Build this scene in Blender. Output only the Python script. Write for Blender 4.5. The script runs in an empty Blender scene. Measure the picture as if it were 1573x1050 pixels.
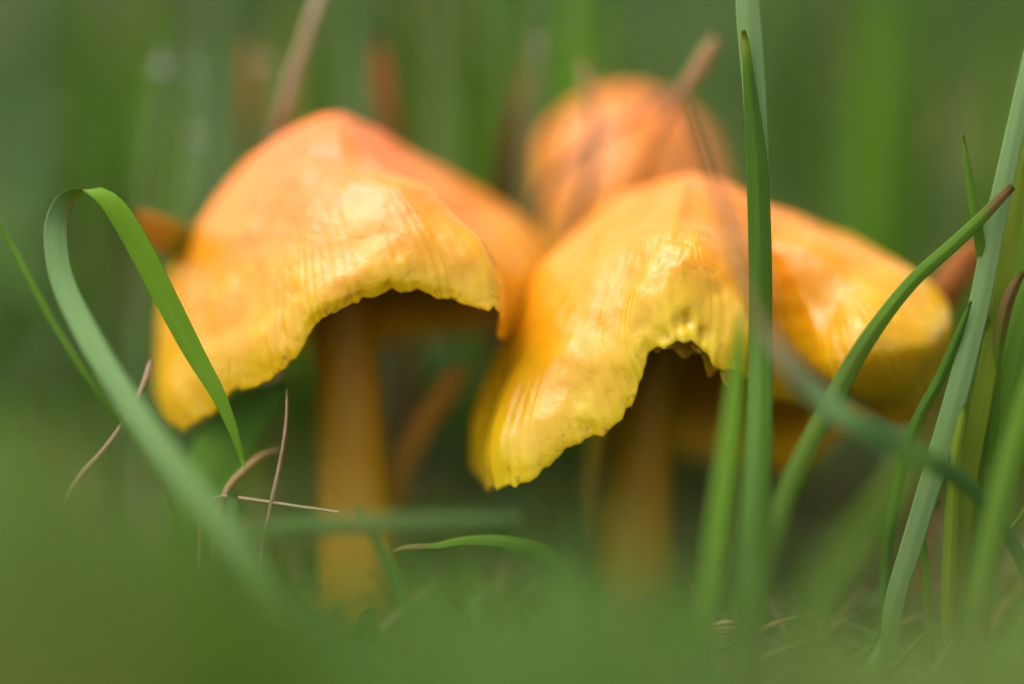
import bpy, math, random
import numpy as np
from mathutils import Vector, noise

random.seed(7)
RNG = np.random.default_rng(11)
SC = bpy.context.scene
COL = SC.collection
MM = 0.001

# ------------------------------------------------------------------ camera, sky, sun, exposure
PITCH = math.radians(8.0)
D = 0.220                                   # metres from lens to the plane of focus
LENS, SENSOR = 100.0, 36.0
ZC = 0.0238                                 # height of the focus point above the soil
FWD = Vector((0, math.cos(PITCH), -math.sin(PITCH)))
UPV = Vector((0, math.sin(PITCH), math.cos(PITCH)))
CAM = Vector((0, 0, ZC)) - FWD * D
PXM = D * SENSOR / LENS / 1573.0            # metres per photograph pixel in the plane of focus

cd = bpy.data.cameras.new('camera')
cam = bpy.data.objects.new('camera', cd)
COL.objects.link(cam)
cam.location = CAM
cam.rotation_euler = (math.pi / 2 - PITCH, 0, 0)
cd.lens, cd.sensor_width = LENS, SENSOR
cd.clip_start, cd.clip_end = 0.002, 200
cd.dof.use_dof = True
cd.dof.focus_distance = D
cd.dof.aperture_fstop = 4.0
SC.camera = cam

w = bpy.data.worlds.new('World')
SC.world = w
w.use_nodes = True
nt = w.node_tree
nt.nodes.clear()
SUN_EL, SUN_ROT = math.radians(64), math.radians(-112)
sky = nt.nodes.new('ShaderNodeTexSky')
sky.sky_type = 'NISHITA'
sky.sun_disc = False
sky.sun_elevation = SUN_EL
sky.sun_rotation = SUN_ROT
sky.dust_density = 4.0
hs = nt.nodes.new('ShaderNodeHueSaturation')      # cloud cover: the same sky, greyed
hs.inputs['Saturation'].default_value = 0.06
bg = nt.nodes.new('ShaderNodeBackground')
bg.inputs['Strength'].default_value = 0.15
wo = nt.nodes.new('ShaderNodeOutputWorld')
nt.links.new(sky.outputs[0], hs.inputs['Color'])
nt.links.new(hs.outputs[0], bg.inputs['Color'])
nt.links.new(bg.outputs[0], wo.inputs['Surface'])

sd = bpy.data.lights.new('sun', 'SUN')
sd.energy = 1.15
sd.angle = math.radians(60)
sd.color = (1.0, 0.96, 0.9)
sun = bpy.data.objects.new('sun', sd)
COL.objects.link(sun)
sdir = Vector((math.sin(SUN_ROT) * math.cos(SUN_EL), math.cos(SUN_ROT) * math.cos(SUN_EL), math.sin(SUN_EL)))
sun.rotation_euler = sdir.to_track_quat('Z', 'Y').to_euler()

SC.view_settings.view_transform = 'Standard'
SC.view_settings.look = 'None'
SC.view_settings.gamma = 1
SC.view_settings.exposure = 1.36
SC.view_settings.use_curve_mapping = False
SC.render.engine = 'CYCLES'
SC.cycles.use_denoising = True
SC.cycles.max_bounces = 6
SC.cycles.diffuse_bounces = 4
SC.cycles.glossy_bounces = 2
SC.cycles.adaptive_threshold = 0.03


# ------------------------------------------------------------------ helpers
def P(px, py, d):
    """A photograph pixel at d millimetres beyond the plane of focus, as a point in metres."""
    k = D + d * MM
    return CAM + FWD * k + Vector((1, 0, 0)) * ((px - 786.5) * PXM * k / D) + UPV * ((525 - py) * PXM * k / D)


def tag(o, label=None, cat=None, group=None, kind=None):
    if label: o['label'] = label
    if cat: o['category'] = cat
    if group: o['group'] = group
    if kind: o['kind'] = kind
    return o


CHIP = P(1130, 958, 0.0)


def gz(x, y):
    n = noise.noise(Vector((x * 60, y * 60, 3.1))) * 1.6 + noise.noise(Vector((x * 9, y * 9, 7.7))) * 5.0
    far = math.hypot(x, y)
    base = n * MM * (1 + min(far * 2.0, 6.0))
    base *= min(1.0, 0.35 + far * 12)
    base += 0.25 * (1 - math.exp(-(max(0.0, y - 0.055) / 0.5) ** 1.2))
    r2 = ((x - CHIP.x) ** 2 + (y - CHIP.y) ** 2) / (0.005 ** 2)
    return base + max(0.0, CHIP.z - 0.0006 - base) * math.exp(-r2)


def mesh_obj(name, verts, faces, mats, parent=None, smooth=True, col=None, uv=None, midx=None, extra=None):
    me = bpy.data.meshes.new(name)
    me.from_pydata([tuple(v) for v in verts], [], [tuple(int(i) for i in f) for f in faces])
    for m in (mats if isinstance(mats, (list, tuple)) else [mats]):
        me.materials.append(m)
    n = len(verts)
    if col is not None:
        a = me.attributes.new('col', 'FLOAT_COLOR', 'POINT')
        c = np.ones((n, 4), np.float32); c[:, :3] = col
        a.data.foreach_set('color', c.ravel())
    if uv is not None:
        for k, nm in enumerate(('au', 'av')):
            a = me.attributes.new(nm, 'FLOAT', 'POINT')
            a.data.foreach_set('value', np.asarray(uv)[:, k].astype(np.float32).ravel())
    if extra:
        for nm, val in extra.items():
            a = me.attributes.new(nm, 'FLOAT', 'POINT')
            a.data.foreach_set('value', np.asarray(val, np.float32).ravel())
    if midx is not None:
        me.polygons.foreach_set('material_index', np.asarray(midx, np.int32))
    if smooth:
        me.polygons.foreach_set('use_smooth', np.ones(len(me.polygons), bool))
    me.update()
    o = bpy.data.objects.new(name, me)
    COL.objects.link(o)
    if parent: o.parent = parent
    return o


def empty(name, loc):
    o = bpy.data.objects.new(name, None)
    COL.objects.link(o)
    o.location = loc
    o.empty_display_size = 0.005
    return o


def adopt(o, root):
    """Parent a part whose mesh is in world coordinates to an Empty, keeping it in place."""
    o.parent = root
    o.matrix_parent_inverse.identity()
    o.location = -root.location
    return o


def hermite(knots, pts, ts, closed=False):
    """Cubic through pts (K,...) at knots; finite-difference tangents."""
    knots = np.asarray(knots, float); pts = np.asarray(pts, float)
    K = len(pts)
    if closed:
        per = knots[-1]                              # knots has K+1 entries
        kk = np.concatenate([[knots[K - 1] - per], knots, [per + knots[1]]])
        pp = np.concatenate([pts[-1:], pts, pts[:1], pts[1:2]])
    else:
        kk = np.concatenate([[2 * knots[0] - knots[1]], knots, [2 * knots[-1] - knots[-2]]])
        pp = np.concatenate([2 * pts[:1] - pts[1:2], pts, 2 * pts[-1:] - pts[-2:-1]])
    sh = (-1,) + (1,) * (pp.ndim - 1)
    m = (pp[2:] - pp[:-2]) / (kk[2:] - kk[:-2]).reshape(sh)
    x = kk[1:-1]; y = pp[1:-1]
    ts = np.asarray(ts, float)
    i = np.clip(np.searchsorted(x, ts, side='right') - 1, 0, len(x) - 2)
    h = (x[i + 1] - x[i]); u = (ts - x[i]) / h
    u = u.reshape(sh); h = h.reshape(sh)
    return ((2 * u ** 3 - 3 * u ** 2 + 1) * y[i] + (u ** 3 - 2 * u ** 2 + u) * h * m[i]
            + (-2 * u ** 3 + 3 * u ** 2) * y[i + 1] + (u ** 3 - u ** 2) * h * m[i + 1])


def sstep(a, b, x):
    t = np.clip((x - a) / (b - a), 0, 1)
    return t * t * (3 - 2 * t)


def srgb(r, g, b):
    f = lambda c: (c / 255 / 12.92) if c / 255 <= 0.04045 else ((c / 255 + 0.055) / 1.055) ** 2.4
    return (f(r), f(g), f(b))


# ------------------------------------------------------------------ materials
def new_mat(name):
    m = bpy.data.materials.new(name)
    m.use_nodes = True
    m.node_tree.nodes.clear()
    return m, m.node_tree.nodes, m.node_tree.links


def math_node(N, L, op, a, b=None, c=None):
    n = N.new('ShaderNodeMath'); n.operation = op
    for k, v in enumerate((a, b, c)):
        if v is None: continue
        if isinstance(v, (int, float)): n.inputs[k].default_value = v
        else: L.new(v, n.inputs[k])
    return n.outputs[0]


def attr(N, name):
    a = N.new('ShaderNodeAttribute'); a.attribute_name = name
    return a


def ramp(N, L, fac, stops):
    r = N.new('ShaderNodeValToRGB')
    e = r.color_ramp.elements
    while len(e) < len(stops): e.new(0.5)
    for k, (p, c) in enumerate(stops):
        e[k].position = p; e[k].color = (*c, 1)
    L.new(fac, r.inputs[0])
    return r.outputs[0]


def mixc(N, L, fac, a, b, mode='MIX'):
    m = N.new('ShaderNodeMix'); m.data_type = 'RGBA'; m.blend_type = mode
    if isinstance(fac, (int, float)): m.inputs[0].default_value = fac
    else: L.new(fac, m.inputs[0])
    for k, v in ((6, a), (7, b)):
        if isinstance(v, tuple): m.inputs[k].default_value = (*v, 1)
        else: L.new(v, m.inputs[k])
    return m.outputs[2]


def tex_noise(N, L, scale, detail=3, rough=0.5, coord=None, dist=0.0):
    t = N.new('ShaderNodeTexNoise')
    t.inputs['Scale'].default_value = scale
    t.inputs['Detail'].default_value = detail
    t.inputs['Roughness'].default_value = rough
    t.inputs['Distortion'].default_value = dist
    if coord is not None: L.new(coord, t.inputs['Vector'])
    return t.outputs[0]


def cap_material(name, stops, orange_noise=0.18):
    m, N, L = new_mat(name)
    out = N.new('ShaderNodeOutputMaterial')
    b = N.new('ShaderNodeBsdfPrincipled')
    geo = N.new('ShaderNodeNewGeometry')
    pos = geo.outputs['Position']
    t = attr(N, 'rad').outputs['Fac']
    u = attr(N, 'arc').outputs['Fac']
    n1 = tex_noise(N, L, 230, 3, 0.55, pos)
    n2 = tex_noise(N, L, 900, 4, 0.6, pos, 0.6)
    tt = math_node(N, L, 'ADD', t, math_node(N, L, 'MULTIPLY', math_node(N, L, 'SUBTRACT', n1, 0.5), orange_noise * 2.4))
    colr = ramp(N, L, tt, stops)
    # fine radial streaks, strongest near the margin
    cv = N.new('ShaderNodeCombineXYZ')
    L.new(math_node(N, L, 'MULTIPLY', u, 0.95), cv.inputs[0]); L.new(math_node(N, L, 'MULTIPLY', t, 3.0), cv.inputs[1])
    streak = tex_noise(N, L, 1.0, 2, 0.45, cv.outputs[0])
    colr = mixc(N, L, math_node(N, L, 'MULTIPLY', math_node(N, L, 'SMOOTH_MIN', t, 0.8, 0.1), math_node(N, L, 'MULTIPLY', streak, 0.45)),
                colr, (0.56, 0.22, 0.003), 'MIX')
    # small brown bruises right at the margin
    spot = ramp(N, L, tex_noise(N, L, 1300, 3, 0.55, pos), [(0.58, (0, 0, 0)), (0.68, (1, 1, 1))])
    edge = ramp(N, L, t, [(0.93, (0, 0, 0)), (0.99, (1, 1, 1))])
    colr = mixc(N, L, math_node(N, L, 'MULTIPLY', math_node(N, L, 'MULTIPLY', spot, edge), 0.6), colr, (0.10, 0.035, 0.01))
    L.new(colr, b.inputs['Base Color'])
    b.inputs['Subsurface Weight'].default_value = 0.65
    b.inputs['Subsurface Radius'].default_value = (1.0, 0.42, 0.06)
    b.inputs['Subsurface Scale'].default_value = 0.005
    L.new(ramp(N, L, n2, [(0.3, (0.28,) * 3), (0.75, (0.48,) * 3)]), b.inputs['Roughness'])
    b.inputs['Specular IOR Level'].default_value = 0.18
    b.inputs['Coat Weight'].default_value = 0.28
    b.inputs['Coat Roughness'].default_value = 0.18
    bump = N.new('ShaderNodeBump')
    bump.inputs['Strength'].default_value = 0.55
    bump.inputs['Distance'].default_value = 0.00022
    h = math_node(N, L, 'ADD', math_node(N, L, 'MULTIPLY', n2, 0.6), math_node(N, L, 'MULTIPLY', streak, 0.4))
    L.new(h, bump.inputs['Height'])
    L.new(bump.outputs[0], b.inputs['Normal'])
    L.new(bump.outputs[0], b.inputs['Coat Normal'])
    L.new(b.outputs[0], out.inputs[0])
    return m


def flesh_material(name, base, dark, sss=0.5, rough=0.45, thin=0.0):
    m, N, L = new_mat(name)
    out = N.new('ShaderNodeOutputMaterial')
    b = N.new('ShaderNodeBsdfPrincipled')
    u = attr(N, 'arc').outputs['Fac']; t = attr(N, 'rad').outputs['Fac']
    cv = N.new('ShaderNodeCombineXYZ')
    L.new(math_node(N, L, 'MULTIPLY', u, 3.0), cv.inputs[0]); L.new(math_node(N, L, 'MULTIPLY', t, 2.0), cv.inputs[1])
    n = tex_noise(N, L, 1.0, 4, 0.6, cv.outputs[0])
    c = ramp(N, L, n, [(0.3, dark), (0.7, base)])
    L.new(c, b.inputs['Base Color'])
    b.inputs['Subsurface Weight'].default_value = sss
    b.inputs['Subsurface Radius'].default_value = (1.0, 0.42, 0.06)
    b.inputs['Subsurface Scale'].default_value = 0.0014
    b.inputs['Roughness'].default_value = rough
    b.inputs['Specular IOR Level'].default_value = 0.2
    bump = N.new('ShaderNodeBump')
    bump.inputs['Strength'].default_value = 0.5; bump.inputs['Distance'].default_value = 0.0002
    L.new(n, bump.inputs['Height']); L.new(bump.outputs[0], b.inputs['Normal'])
    if thin:
        tr = N.new('ShaderNodeBsdfTranslucent'); L.new(c, tr.inputs['Color'])
        mx = N.new('ShaderNodeMixShader'); mx.inputs[0].default_value = thin
        L.new(b.outputs[0], mx.inputs[1]); L.new(tr.outputs[0], mx.inputs[2]); L.new(mx.outputs[0], out.inputs[0])
    else:
        L.new(b.outputs[0], out.inputs[0])
    return m


def blade_material(name, transl=0.38, rough=0.5, stripes=9.0, bump_d=0.00005, spec=0.08):
    """Leaf: the pigment is the point colour 'col'; 'au' runs across, 'av' along the blade."""
    m, N, L = new_mat(name)
    out = N.new('ShaderNodeOutputMaterial')
    b = N.new('ShaderNodeBsdfPrincipled')
    tr = N.new('ShaderNodeBsdfTranslucent')
    mx = N.new('ShaderNodeMixShader')
    c = attr(N, 'col').outputs['Color']
    u = attr(N, 'au').outputs['Fac']; v = attr(N, 'av').outputs['Fac']
    s = math_node(N, L, 'SINE', math_node(N, L, 'MULTIPLY', u, stripes * 2 * math.pi))
    s = math_node(N, L, 'MULTIPLY_ADD', s, 0.5, 0.5)
    cv = N.new('ShaderNodeCombineXYZ')
    L.new(math_node(N, L, 'MULTIPLY', u, 26.0), cv.inputs[0]); L.new(math_node(N, L, 'MULTIPLY', v, 0.12), cv.inputs[1])
    L.new(math_node(N, L, 'MULTIPLY', v, 0.02), cv.inputs[2])
    f = tex_noise(N, L, 1.0, 4, 0.6, cv.outputs[0])
    k = math_node(N, L, 'ADD', math_node(N, L, 'MULTIPLY', s, 0.32), math_node(N, L, 'MULTIPLY', f, 0.75))
    dark = mixc(N, L, 0.30, c, (0.012, 0.03, 0.003))
    lite = mixc(N, L, 0.10, c, (0.45, 0.60, 0.14))
    cc = mixc(N, L, ramp(N, L, k, [(0.25, (0, 0, 0)), (0.85, (1, 1, 1))]), dark, lite)
    L.new(cc, b.inputs['Base Color'])
    b.inputs['Roughness'].default_value = rough
    b.inputs['Specular IOR Level'].default_value = spec
    bump = N.new('ShaderNodeBump')
    bump.inputs['Strength'].default_value = 0.5; bump.inputs['Distance'].default_value = bump_d
    L.new(k, bump.inputs['Height']); L.new(bump.outputs[0], b.inputs['Normal'])
    tc = mixc(N, L, 0.5, cc, (0.30, 0.42, 0.02), 'MIX')
    L.new(mixc(N, L, 0.55, cc, tc), tr.inputs['Color'])
    mx.inputs[0].default_value = transl
    L.new(b.outputs[0], mx.inputs[1]); L.new(tr.outputs[0], mx.inputs[2])
    L.new(mx.outputs[0], out.inputs[0])
    return m


def dead_material(name):
    m, N, L = new_mat(name)
    out = N.new('ShaderNodeOutputMaterial')
    b = N.new('ShaderNodeBsdfPrincipled')
    c = attr(N, 'col').outputs['Color']
    u = attr(N, 'au').outputs['Fac']; v = attr(N, 'av').outputs['Fac']
    cv = N.new('ShaderNodeCombineXYZ')
    L.new(math_node(N, L, 'MULTIPLY', u, 12.0), cv.inputs[0]); L.new(math_node(N, L, 'MULTIPLY', v, 0.5), cv.inputs[1])
    n = tex_noise(N, L, 1.0, 5, 0.65, cv.outputs[0])
    dk = mixc(N, L, 0.7, c, (0.03, 0.015, 0.008))
    cc = mixc(N, L, ramp(N, L, n, [(0.3, (0, 0, 0)), (0.65, (1, 1, 1))]), dk, c)
    L.new(cc, b.inputs['Base Color'])
    b.inputs['Roughness'].default_value = 0.6
    b.inputs['Specular IOR Level'].default_value = 0.15
    bump = N.new('ShaderNodeBump')
    bump.inputs['Strength'].default_value = 0.7; bump.inputs['Distance'].default_value = 0.00008
    L.new(n, bump.inputs['Height']); L.new(bump.outputs[0], b.inputs['Normal'])
    L.new(b.outputs[0], out.inputs[0])
    return m


def soil_material():
    m, N, L = new_mat('soil')
    out = N.new('ShaderNodeOutputMaterial')
    b = N.new('ShaderNodeBsdfPrincipled')
    pos = N.new('ShaderNodeNewGeometry').outputs['Position']
    n1 = tex_noise(N, L, 160, 6, 0.65, pos)
    n2 = tex_noise(N, L, 25, 4, 0.6, pos)
    c = ramp(N, L, n1, [(0.3, (0.012, 0.009, 0.004)), (0.55, (0.035, 0.024, 0.010)), (0.8, (0.06, 0.055, 0.02))])
    c = mixc(N, L, ramp(N, L, n2, [(0.45, (0, 0, 0)), (0.62, (1, 1, 1))]), c, (0.04, 0.075, 0.010))
    L.new(c, b.inputs['Base Color'])
    b.inputs['Roughness'].default_value = 0.85
    bump = N.new('ShaderNodeBump'); bump.inputs['Distance'].default_value = 0.002
    L.new(n1, bump.inputs['Height']); L.new(bump.outputs[0], b.inputs['Normal'])
    L.new(b.outputs[0], out.inputs[0])
    return m


def drop_material():
    m, N, L = new_mat('dew')
    out = N.new('ShaderNodeOutputMaterial')
    b = N.new('ShaderNodeBsdfPrincipled')
    b.inputs['Base Color'].default_value = (1, 1, 1, 1)
    b.inputs['Transmission Weight'].default_value = 1
    b.inputs['IOR'].default_value = 1.33
    b.inputs['Roughness'].default_value = 0.02
    L.new(b.outputs[0], out.inputs[0])
    return m


YEL = (0.64, 0.275, 0.002); YEL2 = (0.62, 0.20, 0.002); ORA = (0.66, 0.155, 0.012); DEEP = (0.66, 0.125, 0.016)
M_CAP = cap_material('cap_skin', [(0.10, ORA), (0.40, (0.63, 0.175, 0.006)), (0.66, YEL2), (0.88, YEL), (1.0, (0.69, 0.335, 0.004))])
M_CAP_O = cap_material('cap_skin_orange', [(0.25, DEEP), (0.58, ORA), (0.80, YEL2), (0.97, YEL)])
M_CAP_B = cap_material('cap_skin_deep', [(0.1, (0.58, 0.13, 0.012)), (0.7, (0.58, 0.15, 0.010)), (1.0, (0.58, 0.18, 0.010))])
M_GILL = flesh_material('gill_flesh', (0.88, 0.48, 0.02), (0.82, 0.38, 0.015), 0.0, 0.5, thin=0.35)
M_STEM = flesh_material('stem_flesh', (0.44, 0.235, 0.004), (0.34, 0.155, 0.003), 0.4, 0.42)
M_FLAP = flesh_material('flap_flesh', (0.66, 0.38, 0.015), (0.62, 0.27, 0.008), 0.6, 0.3)
M_LEAF = blade_material('grass_blade')
M_LEAF_SOFT = blade_material('grass_blade_field', 0.45, 0.42, 5.0, spec=0.55)
M_LEAF_FRONT = blade_material('grass_blade_front', 0.45, 0.5, 5.0, spec=0.15)
M_DEAD = dead_material('dry_stalk')
M_SOIL = soil_material()
M_DROP = drop_material()

# pigments
G_BRIGHT = (0.115, 0.24, 0.008)
G_MID = (0.080, 0.175, 0.010)
G_DARK = (0.042, 0.115, 0.006)
G_PALE = (0.17, 0.27, 0.105)
G_BLUE = (0.15, 0.25, 0.10)
G_YEL = (0.17, 0.23, 0.012)
STRAW = (0.40, 0.28, 0.15)
TAN = (0.33, 0.20, 0.09)
BROWN = (0.14, 0.065, 0.025)
RUST = (0.24, 0.06, 0.012)
ORANGE = (0.52, 0.25, 0.03)

# ------------------------------------------------------------------ ground
def build_ground():
    rs = np.concatenate([np.linspace(0, 0.15, 60), np.geomspace(0.155, 60, 70)])
    na = 180
    V = [(0, 0, gz(0, 0))]; F = []
    for r in rs[1:]:
        for k in range(na):
            a = 2 * math.pi * k / na
            x, y = r * math.cos(a), r * math.sin(a)
            V.append((x, y, gz(x, y)))
    for k in range(na):
        F.append((0, 1 + k, 1 + (k + 1) % na))
    for i in range(len(rs) - 2):
        a = 1 + i * na; b = a + na
        for k in range(na):
            k2 = (k + 1) % na
            F.append((a + k, b + k, b + k2, a + k2))
    o = mesh_obj('ground', V, F, M_SOIL)
    tag(o, 'dark mossy soil under the grass and mushrooms', 'ground', kind='structure')


build_ground()


# ------------------------------------------------------------------ mushrooms
def noise3(pts, scale, seed):
    return np.array([noise.noise(Vector((p[0] * scale + seed, p[1] * scale - seed, p[2] * scale + 2 * seed))) for p in pts])


def grid_normals(G):
    """G: (nt, na, 3), closed in the 2nd axis."""
    du = np.roll(G, -1, 1) - np.roll(G, 1, 1)
    dt = np.gradient(G, axis=0)
    n = np.cross(du, dt)
    n[0] = n[1].mean(0)
    n /= np.linalg.norm(n, axis=2, keepdims=True) + 1e-12
    return n


def build_cap_surface(apex, net, nt_=76, na=560):
    K = len(net)
    net = net[K // 2:] + net[:K // 2]            # the seam lies at the back
    tk = [0, .3, .6, .85, 1.0]
    ap = np.array(P(*apex))
    prof = np.array([[ap] + [np.array(P(*q)) for q in row] for row in net])      # K,5,3
    ts = np.linspace(0, 1, nt_)
    # phantom on the far side of the apex keeps the crown smooth
    rows = []
    for k in range(K):
        o1 = prof[(k + K // 2) % K, 1]; o2 = prof[(k + (K + 1) // 2) % K, 1]
        pts = np.concatenate([[(o1 + o2) / 2], prof[k]])
        rows.append(hermite([-.3] + tk, pts, ts))
    rows = np.array(rows)                                                       # K,nt,3
    # the chord at t=.85 spaces the directions
    ring = prof[:, 3]
    seg = np.linalg.norm(np.roll(ring, -1, 0) - ring, axis=1) ** 0.75
    kn = np.concatenate([[0], np.cumsum(seg)])
    us = np.linspace(0, kn[-1], na, endpoint=False)
    G = hermite(kn, rows, us, closed=True)                                      # na,nt,3
    G = np.transpose(G, (1, 0, 2))
    G[0] = ap
    return ts, G


def grid_faces(nt_, na, off=0, flip=False, start=0):
    F = []
    for i in range(start, nt_ - 1):
        for k in range(na):
            k2 = (k + 1) % na
            f = (off + i * na + k, off + i * na + k2, off + (i + 1) * na + k2, off + (i + 1) * na + k)
            F.append(f[::-1] if flip else f)
    return F


def build_mushroom(name, label, group, apex, net, stem, mat, seed, striae=1.0, scallop=0.35, dents=(), gills_n=70, wrinkle=1.0, zones=()):
    ts, G = build_cap_surface(apex, net)
    nt_, na = G.shape[:2]
    N0 = grid_normals(G)
    cen = G[:1, :1] * 0.4 + G[-1].mean(0) * 0.6
    if np.sum(N0 * (G - cen)) < 0: N0 = -N0; flipn = True
    else: flipn = False
    rim = G[-1]
    arc = np.concatenate([[0], np.cumsum(np.linalg.norm(np.diff(rim, axis=0), axis=1))]) / MM    # mm along the rim
    tot = arc[-1] + np.linalg.norm(rim[0] - rim[-1]) / MM
    T = np.repeat(ts[:, None], na, 1)
    A = np.repeat(arc[None], nt_, 0)
    # irregular striae: phase wanders so that they are not evenly spaced
    nst = max(10, round(tot / 1.05))
    wob = np.array([noise.noise(Vector((math.cos(2 * math.pi * a / tot) * 3.1 + seed, math.sin(2 * math.pi * a / tot) * 3.1, seed))) for a in arc])
    wob2 = np.array([noise.noise(Vector((math.cos(2 * math.pi * a / tot) * 11 + seed, math.sin(2 * math.pi * a / tot) * 11, 5 + seed))) for a in arc])
    ph = 2 * math.pi * nst * arc / tot + wob * 5 + wob2 * 2.2
    amp = 0.3 + 0.5 * np.clip(0.5 + 1.6 * np.roll(wob2, 17), 0, 1)
    stri = (np.sin(ph) * amp)[None] * (sstep(.5, .97, T) * (0.05 * striae))
    flat = G.reshape(-1, 3)
    w1 = noise3(flat, 260, seed).reshape(nt_, na)
    w2 = noise3(flat, 700, seed + 3).reshape(nt_, na)
    w3 = noise3(flat, 1500, seed + 5).reshape(nt_, na)
    fold = sstep(.02, .2, T)
    disp = stri + (w1 * 0.38 + w2 * 0.10 * wrinkle + w3 * 0.02 * wrinkle) * fold
    for (px, py, d, r, am) in zones:
        q = np.linalg.norm(G - np.array(P(px, py, d)), axis=2) / (r * MM)
        wgt = np.exp(-q ** 2 * 1.5)
        sel = np.argwhere(wgt > .03)
        for i, k in sel:
            p = Vector(G[i, k]); wv = noise.noise_vector(p * 500) * .0009
            n = noise.noise(Vector(((p.x + wv.x) * 2300, (p.y + wv.y) * 900, (p.z + wv.z) * 1100 + seed)))
            disp[i, k] += am * wgt[i, k] * (0.6 - 1.6 * abs(n))
    O = G + N0 * (disp * MM)[..., None]
    # scalloped margin: slide the last rings along the meridian
    mer = np.gradient(G, axis=0); mer /= np.linalg.norm(mer, axis=2, keepdims=True) + 1e-12
    sc = np.array([noise.noise(Vector((math.cos(2 * math.pi * a / tot) * 9 + seed, math.sin(2 * math.pi * a / tot) * 9, 9 - seed))) for a in arc])
    sc = sc * 1.5 + 0.16 * np.sin(ph) + 0.30 * np.sin(ph * .5 + 1.5 * np.sin(ph * .11)) * np.sin(np.pi * arc / tot) + 1.2 * np.array([noise.noise(Vector((math.cos(2 * math.pi * a / tot) * 4 - seed, math.sin(2 * math.pi * a / tot) * 4, seed * 2))) for a in arc])
    O = O + mer * ((sstep(.85, 1.0, T) * sc[None] * scallop) * MM)[..., None]
    # the very edge curls under
    O = O - N0 * ((sstep(.94, 1.0, T) ** 2 * 0.2) * MM)[..., None]
    for (px, py, d, r, dep) in dents:
        c = np.array(P(px, py, d))
        q = np.linalg.norm(O - c, axis=2) / (r * MM)
        O = O - N0 * (np.exp(-q ** 2 * 1.6) * dep * MM)[..., None]
    No = grid_normals(O)
    if flipn: No = -No
    th = (0.28 + 0.55 * sstep(0, .75, 1 - T)) * MM
    I = O - N0 * th[..., None]
    verts = [O.reshape(-1, 3)]
    ring = []
    for s in (0.25, 0.5, 0.75):
        a = s * math.pi
        mid = O[-1] * (1 - s) + I[-1] * s + mer[-1] * (math.sin(a) * 0.16 * MM)
        ring.append(mid)
    S = np.concatenate([O, np.array(ring), I[::-1]], 0)
    n_rows = S.shape[0]
    F = grid_faces(n_rows, na, flip=not flipn)
    rad = np.concatenate([ts, [1, 1, 1], ts[::-1]])
    rad = np.repeat(rad[:, None], na, 1).ravel()
    arcv = np.repeat(arc[None], n_rows, 0).ravel()
    root = empty(name, (float(P(*stem[-1][:3]).x), float(P(*stem[-1][:3]).y), 0))
    root.location.z = gz(root.location.x, root.location.y)
    tag(root, label, 'mushroom', group)
    capo = adopt(mesh_obj('cap', S.reshape(-1, 3), F, mat, extra={'rad': rad, 'arc': arcv}), root)
    # gills: a fluted sheet hung from the inner face, sunk into the flesh at both ends
    g0, g1 = int(nt_ * .14), nt_ - 2
    Tg = T[g0:g1]
    gp = 2 * math.pi * gills_n * arc / tot
    saw = (0.5 + 0.5 * np.sin(gp)) ** 1.5
    dep = (1.2 * np.sin(np.pi * np.clip((Tg - .14) / .84, 0, 1)) ** 0.6) * (0.25 + 0.75 * saw[None])
    Gg = O[g0:g1] - N0[g0:g1] * ((th[g0:g1] / MM * 0.7 + dep) * MM)[..., None]
    go = adopt(mesh_obj('gills', Gg.reshape(-1, 3), grid_faces(g1 - g0, na, flip=flipn), M_GILL,
                        extra={'rad': Tg.ravel(), 'arc': np.repeat(arc[None], g1 - g0, 0).ravel()}), root)
    # stem: a slightly fluted, uneven tube from inside the crown to the soil
    pts = np.array([np.array(P(*q[:3])) for q in stem]); rr = np.array([q[3] for q in stem]) * PXM * 0.5
    b = pts[-1].copy(); b[2] = gz(b[0], b[1]) - 0.0015
    pts = np.concatenate([pts, [b]]); rr = np.concatenate([rr, [rr[-1] * 1.05]])
    kn = np.arange(len(pts)); tt = np.linspace(0, len(pts) - 1, 46)
    pc = hermite(kn, pts, tt); rc = hermite(kn, rr, tt)
    ns = 40
    V = []; R = []; AA = []
    for i in range(len(tt)):
        for k in range(ns):
            a = 2 * math.pi * k / ns
            r = rc[i] * (1 + 0.05 * math.sin(3 * a + seed + tt[i] * .5) + 0.03 * noise.noise(Vector((math.cos(a) * 2, math.sin(a) * 2, tt[i] * 1.5 + seed))))
            V.append((pc[i][0] + r * math.cos(a), pc[i][1] + r * math.sin(a), pc[i][2]))
            R.append(tt[i]); AA.append(a * 3)
    F = grid_faces(len(tt), ns, flip=True)
    F.append(tuple(range(ns))[::-1]); F.append(tuple(range((len(tt) - 1) * ns, len(tt) * ns)))
    adopt(mesh_obj('stem', V, F, M_STEM, extra={'rad': R, 'arc': AA}), root)
    return root, O, N0


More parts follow.
